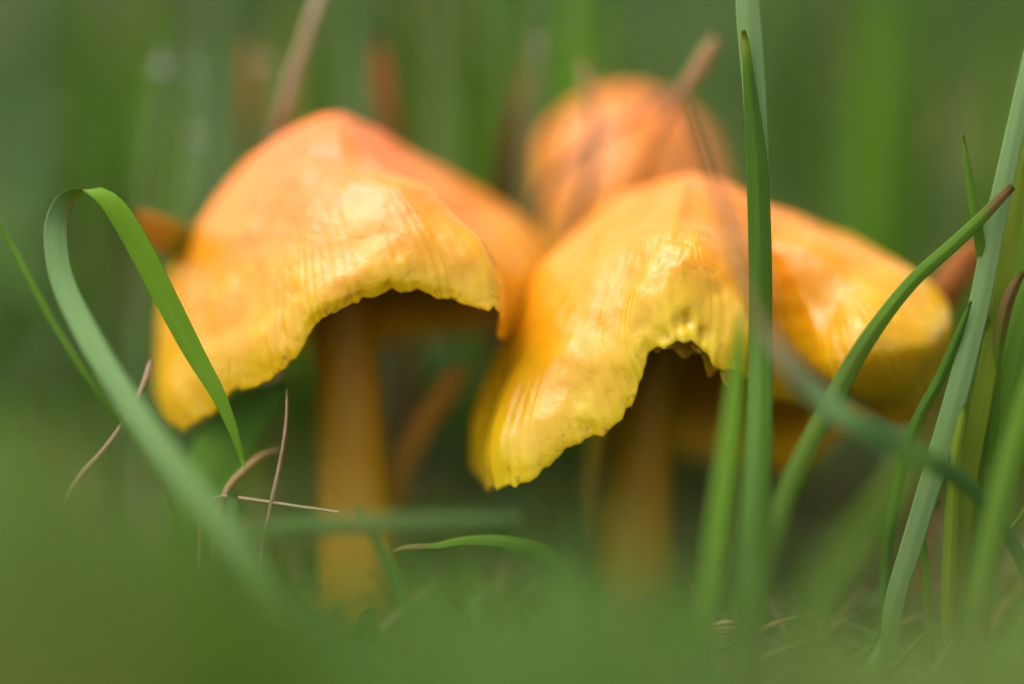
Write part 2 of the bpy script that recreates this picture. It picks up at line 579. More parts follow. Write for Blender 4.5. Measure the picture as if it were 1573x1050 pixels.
# control nets: rows run front > left > back > right; points at 30, 60, 85, 100 % from crown to margin
NET_LEFT = [
    [(530, 250, 6.5), (565, 318, 2.2), (590, 400, -0.1), (600, 440, -0.3)],
    [(498, 258, 7), (480, 350, 3.4), (490, 440, .9), (500, 482, .3)],
    [(470, 255, 8), (430, 370, 5), (415, 495, 2.4), (424, 568, 1.4)],
    [(448, 250, 9.5), (388, 382, 7.2), (355, 525, 4.8), (352, 606, 3.8)],
    [(428, 242, 11), (348, 370, 9.6), (300, 540, 8), (285, 652, 7.2)],
    [(412, 234, 13), (322, 345, 12.6), (262, 515, 12), (245, 640, 11.6)],
    [(408, 225, 15), (314, 326, 17), (252, 460, 18), (240, 585, 18)],
    [(440, 218, 18), (370, 310, 23), (320, 440, 26), (310, 540, 26.5)],
    [(510, 212, 20), (500, 300, 26), (490, 430, 29.5), (490, 525, 30)],
    [(580, 212, 19), (620, 290, 25), (650, 400, 28), (660, 515, 28.5)],
    [(622, 230, 18), (722, 285, 22), (800, 370, 24.5), (800, 490, 25)],
    [(628, 238, 15.5), (738, 306, 17.5), (842, 392, 18.5), (826, 485, 18.5)],
    [(604, 250, 12), (692, 318, 10.5), (785, 430, 9), (776, 513, 6.5)],
    [(582, 248, 9), (675, 302, 4.2), (755, 405, .6), (766, 470, -.3)],
    [(556, 248, 7.4), (622, 296, 2.5), (682, 400, 0), (692, 454, -.5)],
]
APEX_LEFT = (512, 176, 13)

NET_MID = [
    [(1040, 322, 5), (1008, 392, 1.4), (985, 468, .2), (1002, 536, -.7)],
    [(1010, 326, 6), (958, 425, 2.5), (938, 545, .5), (962, 628, -.3)],
    [(985, 330, 7), (905, 455, 3.5), (858, 605, 1), (880, 688, 0)],
    [(962, 335, 8.3), (868, 470, 5.0), (800, 640, 1.6), (800, 735, .4)],
    [(945, 335, 10), (846, 466, 7.0), (764, 640, 3.6), (757, 741, 2.4)],
    [(932, 330, 11), (828, 452, 9.4), (752, 640, 8.0), (742, 752, 7.5)],
    [(922, 322, 13), (822, 430, 12.6), (738, 610, 12.0), (724, 715, 11.5)],
    [(955, 308, 17), (885, 395, 20.5), (845, 520, 23), (840, 650, 23.5)],
    [(1040, 300, 20), (1010, 380, 26), (1000, 520, 29), (1000, 690, 29)],
    [(1130, 308, 19), (1180, 370, 24), (1200, 500, 27), (1200, 715, 26)],
    [(1178, 318, 17), (1275, 368, 19.5), (1340, 470, 21), (1320, 642, 20)],
    [(1196, 322, 15), (1320, 370, 15.5), (1428, 458, 14.5), (1425, 615, 12.5)],
    [(1196, 328, 13), (1330, 382, 11), (1452, 468, 8.5), (1456, 545, 7.5)],
    [(1190, 336, 11), (1310, 402, 7.5), (1418, 524, 3.2), (1438, 598, 8.0)],
    [(1180, 340, 10), (1276, 422, 6), (1342, 546, 1.6), (1392, 652, 9.0)],
    [(1165, 340, 9.5), (1230, 432, 6.5), (1276, 584, 2.8), (1312, 630, 9.0)],
    [(1140, 336, 9), (1184, 430, 8), (1200, 530, 8), (1200, 620, 8)],
    [(1110, 330, 7), (1136, 408, 3), (1162, 500, 0), (1160, 578, 0)],
    [(1085, 326, 6), (1086, 390, 1.3), (1110, 462, .1), (1104, 556, -.8)],
    [(1060, 323, 5.5), (1046, 384, 1.2), (1050, 438, .1), (1053, 512, -.9)],
]
APEX_MID = (1070, 268, 12)

NET_BACK = [
    [(945, 215, 27), (940, 300, 24), (935, 420, 22), (935, 520, 21.5)],
]


def cone_net(apex, base_c, rx, ry, n=14, seed=0):
    """A plain conical cap: rows of points between the crown and an oval margin (pixel x, pixel y, depth)."""
    rows = []
    for k in range(n):
        a = -math.pi / 2 - 2 * math.pi * k / n
        wv = 1 + 0.09 * math.sin(3 * a + seed) + 0.05 * math.sin(5 * a + 2 * seed)
        ex, ed = base_c[0] + rx * wv * math.cos(a), base_c[2] + ry * wv * math.sin(a)
        ey = base_c[1] + 14 * math.sin(2 * a + seed)
        row = []
        for (s, v) in ((.52, .13), (.80, .40), (.95, .76), (1.0, 1.0)):
            row.append((apex[0] + (ex - apex[0]) * s, apex[1] + (ey - apex[1]) * v, apex[2] + (ed - apex[2]) * s))
        rows.append(row)
    return rows


root_l, O_l, N_l = build_mushroom('waxcap_mushroom', 'conical orange and yellow waxcap with a wide arched front lip beside the bent grass blade',
                                  'waxcap mushrooms', APEX_LEFT, NET_LEFT,
                                  [(520, 235, 14, 70), (522, 330, 14, 88), (528, 480, 14, 100), (540, 700, 14, 112), (548, 860, 13, 124), (550, 960, 13, 132)],
                                  M_CAP_O, 1.7, zones=[(545, 285, 4.5, 3.2, .10), (480, 350, 3.4, 2.8, .10), (430, 440, 3.2, 3.2, .11), (440, 520, 1.8, 2.2, .10), (760, 400, 2, 2.5, .08), (800, 400, 14, 4, .1)])
root_m, O_m, N_m = build_mushroom('waxcap_mushroom', 'broad yellow waxcap with torn notched lip behind the tall upright grass shoot',
                                  'waxcap mushrooms', APEX_MID, NET_MID,
                                  [(1050, 320, 14, 80), (1030, 420, 15, 96), (1000, 560, 15, 108), (980, 720, 15, 114), (975, 860, 15, 120), (975, 960, 15, 126)],
                                  M_CAP, 4.2, striae=0.8, scallop=0.42,
                                  dents=[(1054, 492, -.7, .8, .6), (1020, 515, -.4, .6, .5), (1036, 500, -.4, .5, .4), (1082, 515, -.5, .6, .4), (900, 600, .5, 1.2, .15), (1270, 470, 5, 4.0, .8)], gills_n=80, zones=[(1045, 365, 1.6, 3.4, .10), (1000, 400, 1.6, 2.6, .08), (1095, 400, 1.2, 2.6, .10), (945, 400, 3, 2.6, .10), (880, 590, 1.2, 1.5, .06), (1270, 380, 8, 5, .08)])
root_b, O_b, N_b = build_mushroom('waxcap_mushroom', 'deep orange pointed waxcap standing behind the two yellow ones',
                                  'waxcap mushrooms', (965, 136, 37), cone_net((965, 136, 37), (955, 400, 37), 172, 8.5, seed=.6),
                                  [(965, 190, 37, 50), (965, 350, 37, 74), (960, 600, 37, 84), (955, 900, 37, 92)],
                                  M_CAP_B, 8.4, gills_n=44)

# torn gill edges hanging in the notch of the broad cap
def gill_edge(path, drop, lobes, seed, mat):
    kn = np.arange(len(path)); n = 70
    ts = np.linspace(0, len(path) - 1, n)
    c = hermite(kn, np.array([np.array(P(*q)) for q in path]), ts)
    V = []; m = 9
    for i in range(n):
        s = i / (n - 1)
        lob = abs(math.sin(math.pi * lobes * s + 0.8 * math.sin(5 * s + seed))) ** .6
        env = math.sin(math.pi * min(1, max(0, s))) ** .5
        dr = drop * PXM * (0.35 + 0.65 * lob + .25 * noise.noise(Vector((s * 9, seed, 0)))) * (.25 + .75 * env)
        wav = math.sin(2 * math.pi * lobes * s + seed) * 5 * PXM
        prof = [(0, 0)] + [(v / 4, 1) for v in range(1, 5)] + [(1.04, .5)] + [(v / 4, 0) for v in range(4, 1, -1)]
        for (v, f) in prof:
            p = c[i] + np.array((0, wav * v + (f - .5) * 6 * PXM + 4 * PXM * math.sin(v * 3.1), -dr * v + 6 * PXM * (1 - v)))
            V.append(p)
    F = grid_faces(n, m)
    F += [tuple(range(m)), tuple(range((n - 1) * m, n * m))[::-1]]
    k = len(V)
    adopt(mesh_obj('gill_edge', V, F, mat, extra={'rad': np.linspace(0, 1, k), 'arc': np.repeat(np.linspace(0, 9, n), m)}), root_m)


gill_edge([(1004, 532, .2), (1018, 522, .5), (1038, 512, .6), (1058, 510, .7), (1080, 520, .7), (1094, 540, .8), (1106, 558, .6)], 22, 4.3, .4, M_FLAP)
gill_edge([(1026, 512, 2.2), (1062, 510, 2.4), (1088, 526, 2.4), (1112, 548, 2.2), (1146, 566, 2.0)], 46, 3.2, 2.1, M_FLAP)


# ------------------------------------------------------------------ grass blades one can tell apart
VIEW = FWD


def blade(name, label, cat, pts, color, group=None, mat=None, fold=0.10, thick=0.10, roll=0.0, under=None, tip=True, root=True,
          seg=None, ribs=5, round_=False, kind=None, curl=0.0):
    """pts: (px, py, d, width px[, roll deg[, colour]]) from the tip to the foot; the foot is carried down into the soil."""
    c = [np.array(P(*p[:3])) for p in pts]
    wd = [p[3] * PXM * (D + p[2] * MM) / D for p in pts]
    ro = [p[4] if len(p) > 4 and p[4] is not None else roll for p in pts]
    co = []; cur = color
    for p in pts:
        if len(p) > 5 and p[5] is not None: cur = p[5]
        co.append(cur)
    if root:
        g = c[-1]
        dirn = c[-1] - c[-2]; dirn = dirn / (np.linalg.norm(dirn) + 1e-9)
        h = g[2] - gz(g[0], g[1])
        if h > 0.0005:
            f = np.array([g[0] + dirn[0] * h * .25, g[1] + dirn[1] * h * .25, 0.0])
            f[2] = gz(f[0], f[1]) - 0.0012
            c.append(f); wd.append(wd[-1] * 0.9); ro.append(ro[-1]); co.append(co[-1])
    c = np.array(c); wd = np.array(wd); ro = np.radians(np.array(ro, float)); co = np.array(co)
    kn = np.concatenate([[0], np.cumsum(np.linalg.norm(np.diff(c, axis=0), axis=1) + 1e-6)])
    n = seg or int(np.clip(kn[-1] / 0.0009, 24, 90))
    ts = np.linspace(0, kn[-1], n)
    pc = hermite(kn, c, ts)
    lin = lambda y: np.interp(ts, kn, y)
    ww = hermite(kn, wd, ts); ww = np.maximum(ww, 0.02 * MM)
    rr = lin(ro); cc = np.stack([lin(co[:, k]) for k in range(3)], 1)
    tg = np.gradient(pc, axis=0); tg /= np.linalg.norm(tg, axis=1, keepdims=True)
    view = np.array(VIEW)
    side = np.cross(tg, view); side /= np.linalg.norm(side, axis=1, keepdims=True) + 1e-9
    nrm = np.cross(side, tg)
    wdir = np.cos(rr)[:, None] * side + np.sin(rr)[:, None] * nrm
    fn = np.cross(wdir, tg)
    V = []; UVs = []; CC = []; F = []; MI = []
    if round_:
        m = 10
        for i in range(n):
            for k in range(m):
                a = 2 * math.pi * k / m
                r = ww[i] * .5 * (1 + .10 * noise.noise(Vector((i * .35, k * .9, pts[0][0]))))
                V.append(pc[i] + (wdir[i] * math.cos(a) + fn[i] * math.sin(a)) * r)
                UVs.append((k / m, ts[i] / MM)); CC.append(cc[i])
        F = grid_faces(n, m)
        MI = [0] * len(F)
        F += [tuple(range(m)), tuple(range((n - 1) * m, n * m))[::-1]]; MI += [0, 0]
    else:
        m = 11
        us = np.linspace(-1, 1, m)
        for i in range(n):
            th = min(thick * MM, ww[i] * .25)
            jx = noise.noise(Vector((ts[i] / MM * .10, pts[0][0] * .37, pts[0][1] * .21)))
            for s in (0, 1):
                uu = us if s == 0 else us[::-1]
                for u in uu:
                    f = (fold + curl * abs(u)) * abs(u) * ww[i] * .5
                    edge = 1 - abs(u) ** 4 * .7
                    off = th * (.5 * edge) * (1 if s == 0 else -1)
                    rib = 0.012 * ww[i] * math.cos(u * ribs * math.pi) * (1 if s == 0 else -1)
                    p = pc[i] + wdir[i] * (u * ww[i] * .5 * (1 + .03 * jx)) + fn[i] * (f + off + rib * edge)
                    V.append(p); UVs.append(((u + 1) / 2, ts[i] / MM))
                    CC.append(cc[i] if (s == 0 or under is None) else np.array(under))
        M2 = 2 * m
        F = grid_faces(n, M2); MI = [0] * len(F)
        F += [tuple(range(M2)), tuple(range((n - 1) * M2, n * M2))[::-1]]; MI += [0, 0]
    foot = Vector(c[-1])
    V = np.array(V) - np.array(foot)
    o = mesh_obj(name, V, F, mat or M_LEAF, col=np.array(CC), uv=np.array(UVs))
    o.location = foot
    tag(o, label, cat, group, kind)
    return o


GB = 'grass blade'
# the tall upright shoot: a blade wrapped round the next one
blade('grass_blade', 'tall dark green upright blade with blunt pale tip crossing the broad cap', GB,
      [(1142, 47, -.2, 7, 0, G_YEL), (1145, 62, -.2, 11, 0, G_YEL), (1150, 110, -.3, 17, 10, G_DARK), (1157, 180, -.4, 26, 10), (1163, 250, -.5, 33), (1168, 380, -.6, 36),
       (1169, 520, -1.2, 37), (1168, 640, -4.5, 40), (1162, 780, -10, 46), (1152, 930, -15, 48)], G_DARK, fold=.35, thick=.16)
blade('grass_blade', 'tall pale striped blade sheathed behind the dark upright blade', GB,
      [(1140, -330, 5, 3), (1142, -180, 3, 22), (1147, -40, 1.2, 34), (1150, 20, .8, 38), (1160, 150, .5, 36), (1166, 290, .3, 32), (1169, 500, .3, 24), (1166, 700, -4, 16), (1156, 930, -11, 16)],
      G_PALE, fold=.25, thick=.12)
blade('grass_blade', 'soft bright green blade standing just before the torn lip', GB,
      [(1138, 480, -10, 8), (1132, 570, -11, 24), (1121, 680, -13, 32), (1106, 800, -15, 36), (1088, 960, -17, 36)], (.09, .20, .006), fold=.2)
# right-hand group
blade('grass_blade', 'slanting green blade with brown tip leaning over the right lobe of the broad cap', GB,
      [(1556, 286, -.2, 12, 0, BROWN), (1530, 312, -.3, 16, 0, BROWN), (1505, 338, -.4, 19, 0, G_MID), (1462, 378, -.5, 21), (1410, 424, -.8, 22), (1364, 478, -1.1, 24), (1318, 545, -1.7, 28, 0, (.060, .115, .006)), (1280, 615, -3, 32),
       (1240, 690, -6, 32), (1205, 770, -9, 32), (1170, 900, -12, 30)], G_MID, fold=.3)
blade('grass_blade', 'long pale grey-green ribbed blade rising past the slanting brown-tipped blade', GB,
      [(1680, -260, 6, 4), (1610, -20, 3.5, 24), (1580, 110, 2, 28), (1556, 220, 1.2, 30), (1530, 340, .8, 32), (1502, 480, .4, 34), (1466, 620, .2, 36), (1430, 740, 0, 35), (1400, 840, 0, 34),
       (1372, 935, 0, 30)], G_PALE, fold=.12, ribs=9)
blade('grass_blade', 'thin pointed green blade standing by the slanting brown-tipped blade', GB,
      [(1480, 208, .2, 3, 0, G_YEL), (1484, 240, .2, 9, 0, G_MID), (1493, 300, .3, 14), (1502, 350, .4, 16), (1510, 420, .9, 15), (1512, 520, 1.8, 15), (1505, 700, 3, 15), (1490, 900, 4, 15)], G_MID, fold=.3)
blade('grass_blade', 'yellow-edged green blade right behind the long pale ribbed blade', GB,
      [(1600, 60, 5, 4), (1572, 250, 3, 18), (1552, 380, 2, 24), (1530, 500, 1.6, 28), (1508, 620, 1.6, 30), (1486, 740, 2, 30), (1470, 900, 3, 28)], G_YEL, fold=.2)
blade('grass_blade', 'narrow dark green blade bordering the underside of the right lobe', GB,
      [(1492, 462, .0, 3), (1478, 500, 0, 12), (1462, 540, .1, 15), (1440, 590, .2, 17), (1412, 640, .2, 18), (1385, 720, .5, 18), (1365, 830, 1, 18)], G_DARK, fold=.4)
blade('grass_blade', 'withered brown-edged blade end beside the long pale ribbed blade', GB,
      [(1572, 418, .4, 8), (1560, 436, .4, 16), (1545, 475, .6, 20), (1530, 560, 1.6, 20, 0, G_MID), (1520, 700, 3, 22), (1512, 900, 5, 22)], BROWN, fold=.5)
blade('grass_blade', 'short yellow-green pointed shoot low beside the long pale ribbed blade', GB,
      [(1484, 620, -.1, 6), (1479, 640, -.1, 12), (1470, 690, 0, 18), (1464, 760, .5, 22), (1458, 900, 1, 22)], G_YEL, fold=.4, thick=.2)
blade('grass_blade', 'bowed blade with dry grey-brown tip arching before the right lobe', GB,
      [(1062, 150, -17, 3), (1085, 230, -17, 8), (1112, 320, -17, 11), (1135, 410, -17, 14), (1165, 490, -17, 20, 30), (1205, 550, -17, 30, 20, (.30, .27, .17)), (1258, 608, -16, 36, 10, G_BLUE),
       (1320, 655, -16, 38, 10, (.09, .20, .06)), (1400, 695, -13, 36), (1465, 728, -9, 30), (1520, 780, -4, 22), (1560, 840, -1, 20), (1590, 920, 0, 18)], (.24, .16, .07), fold=.2)
for k, (lab, pts, c) in enumerate([
    ('broad fresh green blade at the edge of the right-hand clump', [(1640, 260, 6, 5), (1595, 420, 4, 34), (1560, 560, 3, 42), (1530, 700, 3, 42), (1505, 900, 4, 40)], G_MID),
    ('soft green blade rising steeply in front of the right-hand clump', [(1660, 330, -7, 5), (1612, 500, -8, 22), (1570, 640, -10, 30), (1530, 790, -12, 32), (1495, 960, -13, 32)], G_MID),
    ('wide soft green blade slanting down before the dark hollow under the right lobe', [(1470, 620, -26, 6), (1405, 710, -28, 24), (1330, 810, -31, 34), (1240, 940, -34, 38)], G_MID),
    ('hair-thin curved green blade low beside the right-hand clump', [(1600, 720, 0, 3), (1570, 790, 0, 7), (1520, 850, 1, 8), (1490, 930, 1, 8)], G_MID),
    ('small curled green blade at the foot of the right-hand clump', [(1445, 770, 1, 3), (1425, 790, 1, 9), (1418, 830, 1, 11), (1424, 900, 1, 11)], G_MID)]):
    blade('grass_blade', lab, GB, pts, c, fold=.2)
# left-hand group
blade('grass_blade', 'bent-over grass blade with pale back arching beside the arched cap', GB,
      [(376, 720, -1.0, 4, 170), (358, 660, -.8, 15, 168), (335, 606, -.6, 23, 166), (300, 545, -.3, 31, 166), (250, 450, -.1, 37, 164), (205, 364, 0, 39, 158), (172, 314, 0, 40, 140), (148, 296, .1, 40, 118), (124, 293, .2, 40, 84),
       (100, 310, .0, 40, 50), (86, 352, -.6, 38, 26), (94, 425, -2.2, 36, 16), (130, 505, -5, 37, 10), (182, 592, -9, 38, 5), (245, 682, -14, 40), (315, 765, -20, 42), (385, 850, -26, 42), (440, 960, -31, 42)],
      G_BRIGHT, fold=.06, under=(.13, .235, .085), ribs=9, thick=.09)
blade('grass_blade', 'small cut-off pale blade end under the bent-over blade', GB,
      [(357, 757, 0, 17), (357, 775, 0, 18), (359, 830, .2, 18), (366, 930, .5, 18)], G_BLUE, fold=.1, ribs=7)
blade('grass_blade', 'wide bright green blade half hidden under the arched cap', GB,
      [(440, 590, 9, 20), (385, 635, 8, 70), (330, 700, 7, 84), (295, 790, 6, 80), (280, 920, 6, 70)], (.09, .23, .02), fold=.1)
blade('grass_blade', 'pale green blade lying level before the stem of the arched cap', GB,
      [(800, 792, -13, 5, 10), (720, 796, -15, 18, 15), (620, 800, -17, 26, 15), (520, 802, -17, 28, 15), (420, 806, -17, 28, 15), (360, 830, -17, 28, 10), (330, 900, -17, 26, 5), (322, 985, -17, 26, 0)], (.20, .32, .12), fold=.1)
blade('grass_blade', 'low green blade with shrivelled brown tip between the two stems', GB,
      [(600, 848, 0, 3, 20, BROWN), (620, 840, 0, 8, 30, (.25, .14, .07)), (650, 837, 0, 11, 50, BROWN), (665, 838, 0, 13, 45, G_MID), (710, 829, .6, 16, 40), (780, 832, 2, 22, 30), (850, 862, 4, 26), (900, 960, 6, 26)], G_MID, fold=.25)
blade('grass_blade', 'thin green blade sloping across the base of the arched mushroom stem', GB,
      [(545, 770, -9, 5), (575, 820, -9, 15), (610, 890, -9, 18), (650, 980, -9, 17)], (.07, .17, .03), fold=.25)
blade('grass_blade', 'thin arching green blade beyond the bent-over blade', GB,
      [(-30, 310, -3, 3), (10, 365, -3, 9), (45, 430, -4, 10), (90, 510, -5, 10), (150, 600, -6, 10), (240, 720, -6, 12), (300, 900, -6, 12)], G_MID, fold=.3)
blade('grass_blade', 'orange-brown tipped blade poking out behind the arched cap', GB,
      [(196, 334, 10, 22, 0, BROWN), (212, 342, 10.5, 44, 0, ORANGE), (245, 358, 12, 54, 0, ORANGE), (285, 376, 15, 56, 0, G_YEL), (330, 420, 22, 54), (370, 560, 30, 50), (390, 800, 34, 46)], G_YEL, fold=.2, thick=.2)

# dry stalks
DS = 'dry stalk'
stalk = lambda lab, pts, c, **k: blade('dry_stalk', lab, DS, pts, c, mat=M_DEAD, round_=True, **k)
stalk('thin brown upright stalk before the stem of the arched mushroom', [(441, 597, 0, 4), (440, 640, 0, 5), (434, 690, 0, 6), (424, 740, 0, 7), (412, 795, 0, 7), (404, 835, 0, 6), (396, 930, .5, 6)], (.30, .19, .12))
stalk('crooked grey-brown stalk crossing behind the pale bent-over blade', [(232, 556, 3, 10), (222, 585, 1.5, 9), (200, 632, 0, 8), (160, 690, -1, 9), (122, 733, -2.5, 10), (95, 800, -4, 10), (85, 940, -5, 10)], (.30, .20, .11))
stalk('thin level straw lying by the small cut-off blade end', [(520, 786, 0, 4), (470, 779, 0, 5), (420, 772, 0, 6), (372, 765, .3, 6), (330, 765, 1.5, 6), (310, 800, 2, 6), (305, 930, 2, 6)], (.38, .27, .16))
stalk('short curved tan straw rising from the level straw', [(428, 690, 6, 5), (398, 702, 4.5, 11), (370, 728, 3, 12), (345, 758, 1.8, 11), (330, 830, 1.8, 10), (325, 930, 2, 10)], TAN)
stalk('straight straw rising behind the crown of the arched cap', [(520, -120, 17, 14), (500, -40, 17, 16), (481, 25, 17, 17), (456, 100, 18, 17), (434, 175, 20, 18), (420, 260, 27, 18), (410, 500, 33, 18), (405, 850, 34, 18)], (.42, .31, .20))
stalk('thin bent straw crossing the deep orange cap', [(892, 88, 20, 6), (900, 120, 20, 14), (912, 190, 21, 15), (908, 260, 22, 15, 0, (.10, .06, .03)), (888, 335, 23, 16), (868, 420, 25, 16), (862, 600, 27, 14), (862, 880, 28, 14)], (.40, .26, .13))
stalk('dark thin straw arching over the left flank of the deep orange cap', [(1055, 128, 22, 7), (1000, 165, 22, 9), (930, 205, 22, 11), (862, 255, 23, 14), (832, 300, 24, 14), (826, 420, 29, 12), (826, 880, 31, 12)], (.16, .09, .05))
blade('dry_stalk', 'ragged tan straw end rising over the deep orange cap', DS,
      [(1102, 56, 14, 8), (1092, 72, 14, 20), (1072, 105, 15, 22), (1048, 140, 16, 15), (1020, 190, 18, 10, 0, (.22, .13, .06)), (990, 260, 21, 12), (975, 340, 26, 12), (968, 600, 32, 12), (965, 880, 33, 12)],
      (.45, .28, .14), mat=M_DEAD, fold=.3)
stalk('dry stalk leaning beside the right flank of the deep orange cap', [(1040, 140, 19, 6), (1065, 200, 20, 9), (1088, 270, 22, 9), (1120, 400, 29, 9), (1130, 860, 33, 9)], (.24, .15, .07))
blade('dead_leaf', 'orange dead leaf stalk leaning between the two stems', 'dead leaf', [(712, 560, 15, 14), (695, 585, 15, 38), (655, 645, 16, 42), (615, 720, 17, 40), (590, 830, 18, 36)], ORANGE, mat=M_DEAD, fold=.3, thick=.3)
blade('dead_leaf', 'orange-brown dead leaf behind the right lobe of the broad cap', 'dead leaf', [(1512, 368, 10, 16), (1488, 398, 11, 44), (1455, 445, 12, 50), (1430, 520, 14, 44), (1415, 860, 18, 34)], (.36, .13, .03), mat=M_DEAD, fold=.3, thick=.3)
blade('dead_leaf', 'rust red withered leaf behind the crown of the arched cap', 'dead leaf', [(583, 62, 28, 8), (585, 95, 28, 24), (592, 150, 28, 28), (604, 215, 29, 28, 0, BROWN), (620, 400, 34, 34), (630, 850, 36, 30)], RUST, mat=M_DEAD, fold=.4, thick=.25)
blade('dead_leaf', 'tall dark brown withered leaf between the arched and the deep orange cap', 'dead leaf', [(830, 66, 28, 8), (820, 110, 28, 24), (802, 190, 29, 44, 0, (.09, .03, .010)), (785, 280, 31, 42), (770, 480, 36, 40), (765, 850, 38, 36)], (.20, .08, .03), mat=M_DEAD, fold=.4, thick=.25)
blade('dead_leaf', 'small orange withered leaf tip standing near the straight straw', 'dead leaf', [(386, 62, 34, 8), (386, 100, 34, 20), (384, 165, 35, 22), (380, 300, 40, 22, 0, G_YEL), (378, 850, 44, 22)], (.36, .17, .03), mat=M_DEAD, fold=.3)

# the broken bit of straw on the soil
def straw_chip():
    a, b = P(1092, 966, -.3), P(1168, 952, .3)
    root = empty('straw_piece', ((a + b) / 2))
    root.location.z = gz(root.location.x, root.location.y) - .0001
    tag(root, 'short broken bit of straw with frayed end lying on the soil', 'straw')
    for k, (o, l0, l1, wdt) in enumerate([(-4, 0, .93, 9), (3, .04, 1.0, 8), (8, .12, .84, 6)]):
        pa, pb = a.lerp(b, l0), a.lerp(b, l1)
        V = []; CC = []; UVs = []
        n, m = 14, 8
        for i in range(n):
            p = pa.lerp(pb, i / (n - 1)) + UPV * ((-o + 2.5 * math.sin(i * .5 + k)) * PXM)
            for j in range(m):
                an = 2 * math.pi * j / m
                r = wdt * .5 * PXM * (1 if 0 < i < n - 1 else .55)
                V.append(p + Vector((0, math.cos(an) * r, math.sin(an) * r)))
                CC.append((.42, .30, .17)); UVs.append((j / m, i * .3))
        F = grid_faces(n, m, flip=True)
        F += [tuple(range(m)), tuple(range((n - 1) * m, n * m))[::-1]]
        adopt(mesh_obj('straw_strand', V, F, M_DEAD, col=np.array(CC), uv=np.array(UVs)), root)


straw_chip()

# ------------------------------------------------------------------ grass masses
def blade_cloud(name, label, specs, kind='stuff', mat=None, seg=9):
    """specs: (root xyz, tip offset xyz, bend xyz, width m, facing angle, colour) -> one mesh of curved, folded, closed blades."""
    V = []; F = []; CC = []; UVs = []
    prof = lambda s: (1 - s ** 2.2) * (0.75 + 0.5 * math.sin(math.pi * min(1, s * 1.1)) ** 1) + 0.02
    for (r, tipv, bend, wd, ang, c) in specs:
        base = len(V)
        r = np.array(r); tipv = np.array(tipv); bend = np.array(bend)
        sd_ = np.array((math.cos(ang), math.sin(ang), 0)); nn = np.array((-math.sin(ang), math.cos(ang), 0))
        for i in range(seg + 1):
            s = i / seg
            p = r + tipv * s + bend * (s * s)
            w_ = wd * .5 * prof(s)
            twist = 0.7 * s
            ds = sd_ * math.cos(twist) + nn * math.sin(twist)
            dn = -sd_ * math.sin(twist) + nn * math.cos(twist)
            V += [p - ds * w_, p + dn * (w_ * .35), p + ds * w_, p + dn * (w_ * .35 - min(.00012, w_ * .3))]
            UVs += [(0, s * 40), (.5, s * 40), (1, s * 40), (.5, s * 40)]
            CC += [c] * 4
        for i in range(seg):
            a = base + i * 4; b = a + 4
            for k in range(4):
                k2 = (k + 1) % 4
                F.append((a + k, a + k2, b + k2, b + k))
    o = mesh_obj(name, np.array(V), F, mat or M_LEAF_SOFT, col=np.array(CC), uv=np.array(UVs))
    tag(o, label, 'grass', kind=kind)
    return o


def pick_color(dead=.10):
    k = random.random()
    if k < dead: base = random.choice([STRAW, TAN, BROWN, (.28, .17, .05)])
    else: base = random.choice([G_BRIGHT, G_MID, G_MID, G_DARK, G_BLUE, G_PALE, (.11, .20, .02), (.14, .23, .03)])
    f = random.uniform(1.0, 1.6)
    return tuple(x * f for x in base)


def make_spec(x, y, h, lean=.35, wmm=(1.2, 2.8), dead=.10, col=None, leandir=None):
    z = gz(x, y)
    a = random.uniform(0, 2 * math.pi) if leandir is None else leandir + random.gauss(0, .5)
    l = min(abs(random.gauss(0, lean)), 1.3 * lean) * h
    b = random.uniform(.0, .5) * h * lean * 1.5
    return ((x, y, z - .0015), (math.cos(a) * l * .4, math.sin(a) * l * .4, h), (math.cos(a) * (l * .6 + b), math.sin(a) * (l * .6 + b), -b * .45),
            random.uniform(*wmm) * MM, random.uniform(0, math.pi), col or pick_color(dead))


def world_at(px, d):
    p = P(px, 525, d)
    return p.x, p.y


# meadow behind the mushrooms
specs = []
for i in range(5200):
    d = 50 + 420 * random.random() ** 1.4
    half = 36 * MM * (D + d * MM) / D * 1.9 + .02
    x = random.uniform(-half, half)
    y = CAM.y + (D + d * MM) * math.cos(PITCH)
    specs.append(make_spec(x, y, random.uniform(.014, .034) * (1 + d / 500), .6, (1.2, 2.8), .08))
for i in range(5200):
    a = random.uniform(0, 2 * math.pi); r = .31 + 2.3 * random.random() ** .8
    x, y = r * math.cos(a), r * math.sin(a)
    specs.append(make_spec(x, y, random.uniform(.04, .10), .5, (2.0, 5.0), .08))
for i in range(2600):
    s = random.choice((-1, 1)); x = s * random.uniform(.062, .30); y = random.uniform(-.30, .10)
    if abs(x) < .062 + max(0, y) * .4: continue
    specs.append(make_spec(x, y, random.uniform(.02, .048), .25, (1.4, 3.0), .08, leandir=0 if x > 0 else math.pi))
blade_cloud('meadow_grass', 'soft green mass of meadow grass behind the mushrooms', specs, seg=7)

# short growth round the feet of the mushrooms
specs = []
for i in range(1700):
    px = random.uniform(-350, 1950); d = random.uniform(3, 60)
    x, y = world_at(px, d)
    ok = True
    h = random.uniform(.003, .008) if d < 25 else random.uniform(.004, .013)
    if d > 42: h = random.uniform(.006, .018)
    specs.append(make_spec(x, y, h, .9, (.6, 1.6), .45))
for i in range(1500):
    x, y = world_at(random.uniform(-350, 1950), random.uniform(-45, 3))
    specs.append(make_spec(x, y, random.uniform(.002, .005), .9, (.5, 1.4), .4))
blade_cloud('short_grass', 'low tangle of short grass and dry litter round the mushroom stems', specs, seg=6)

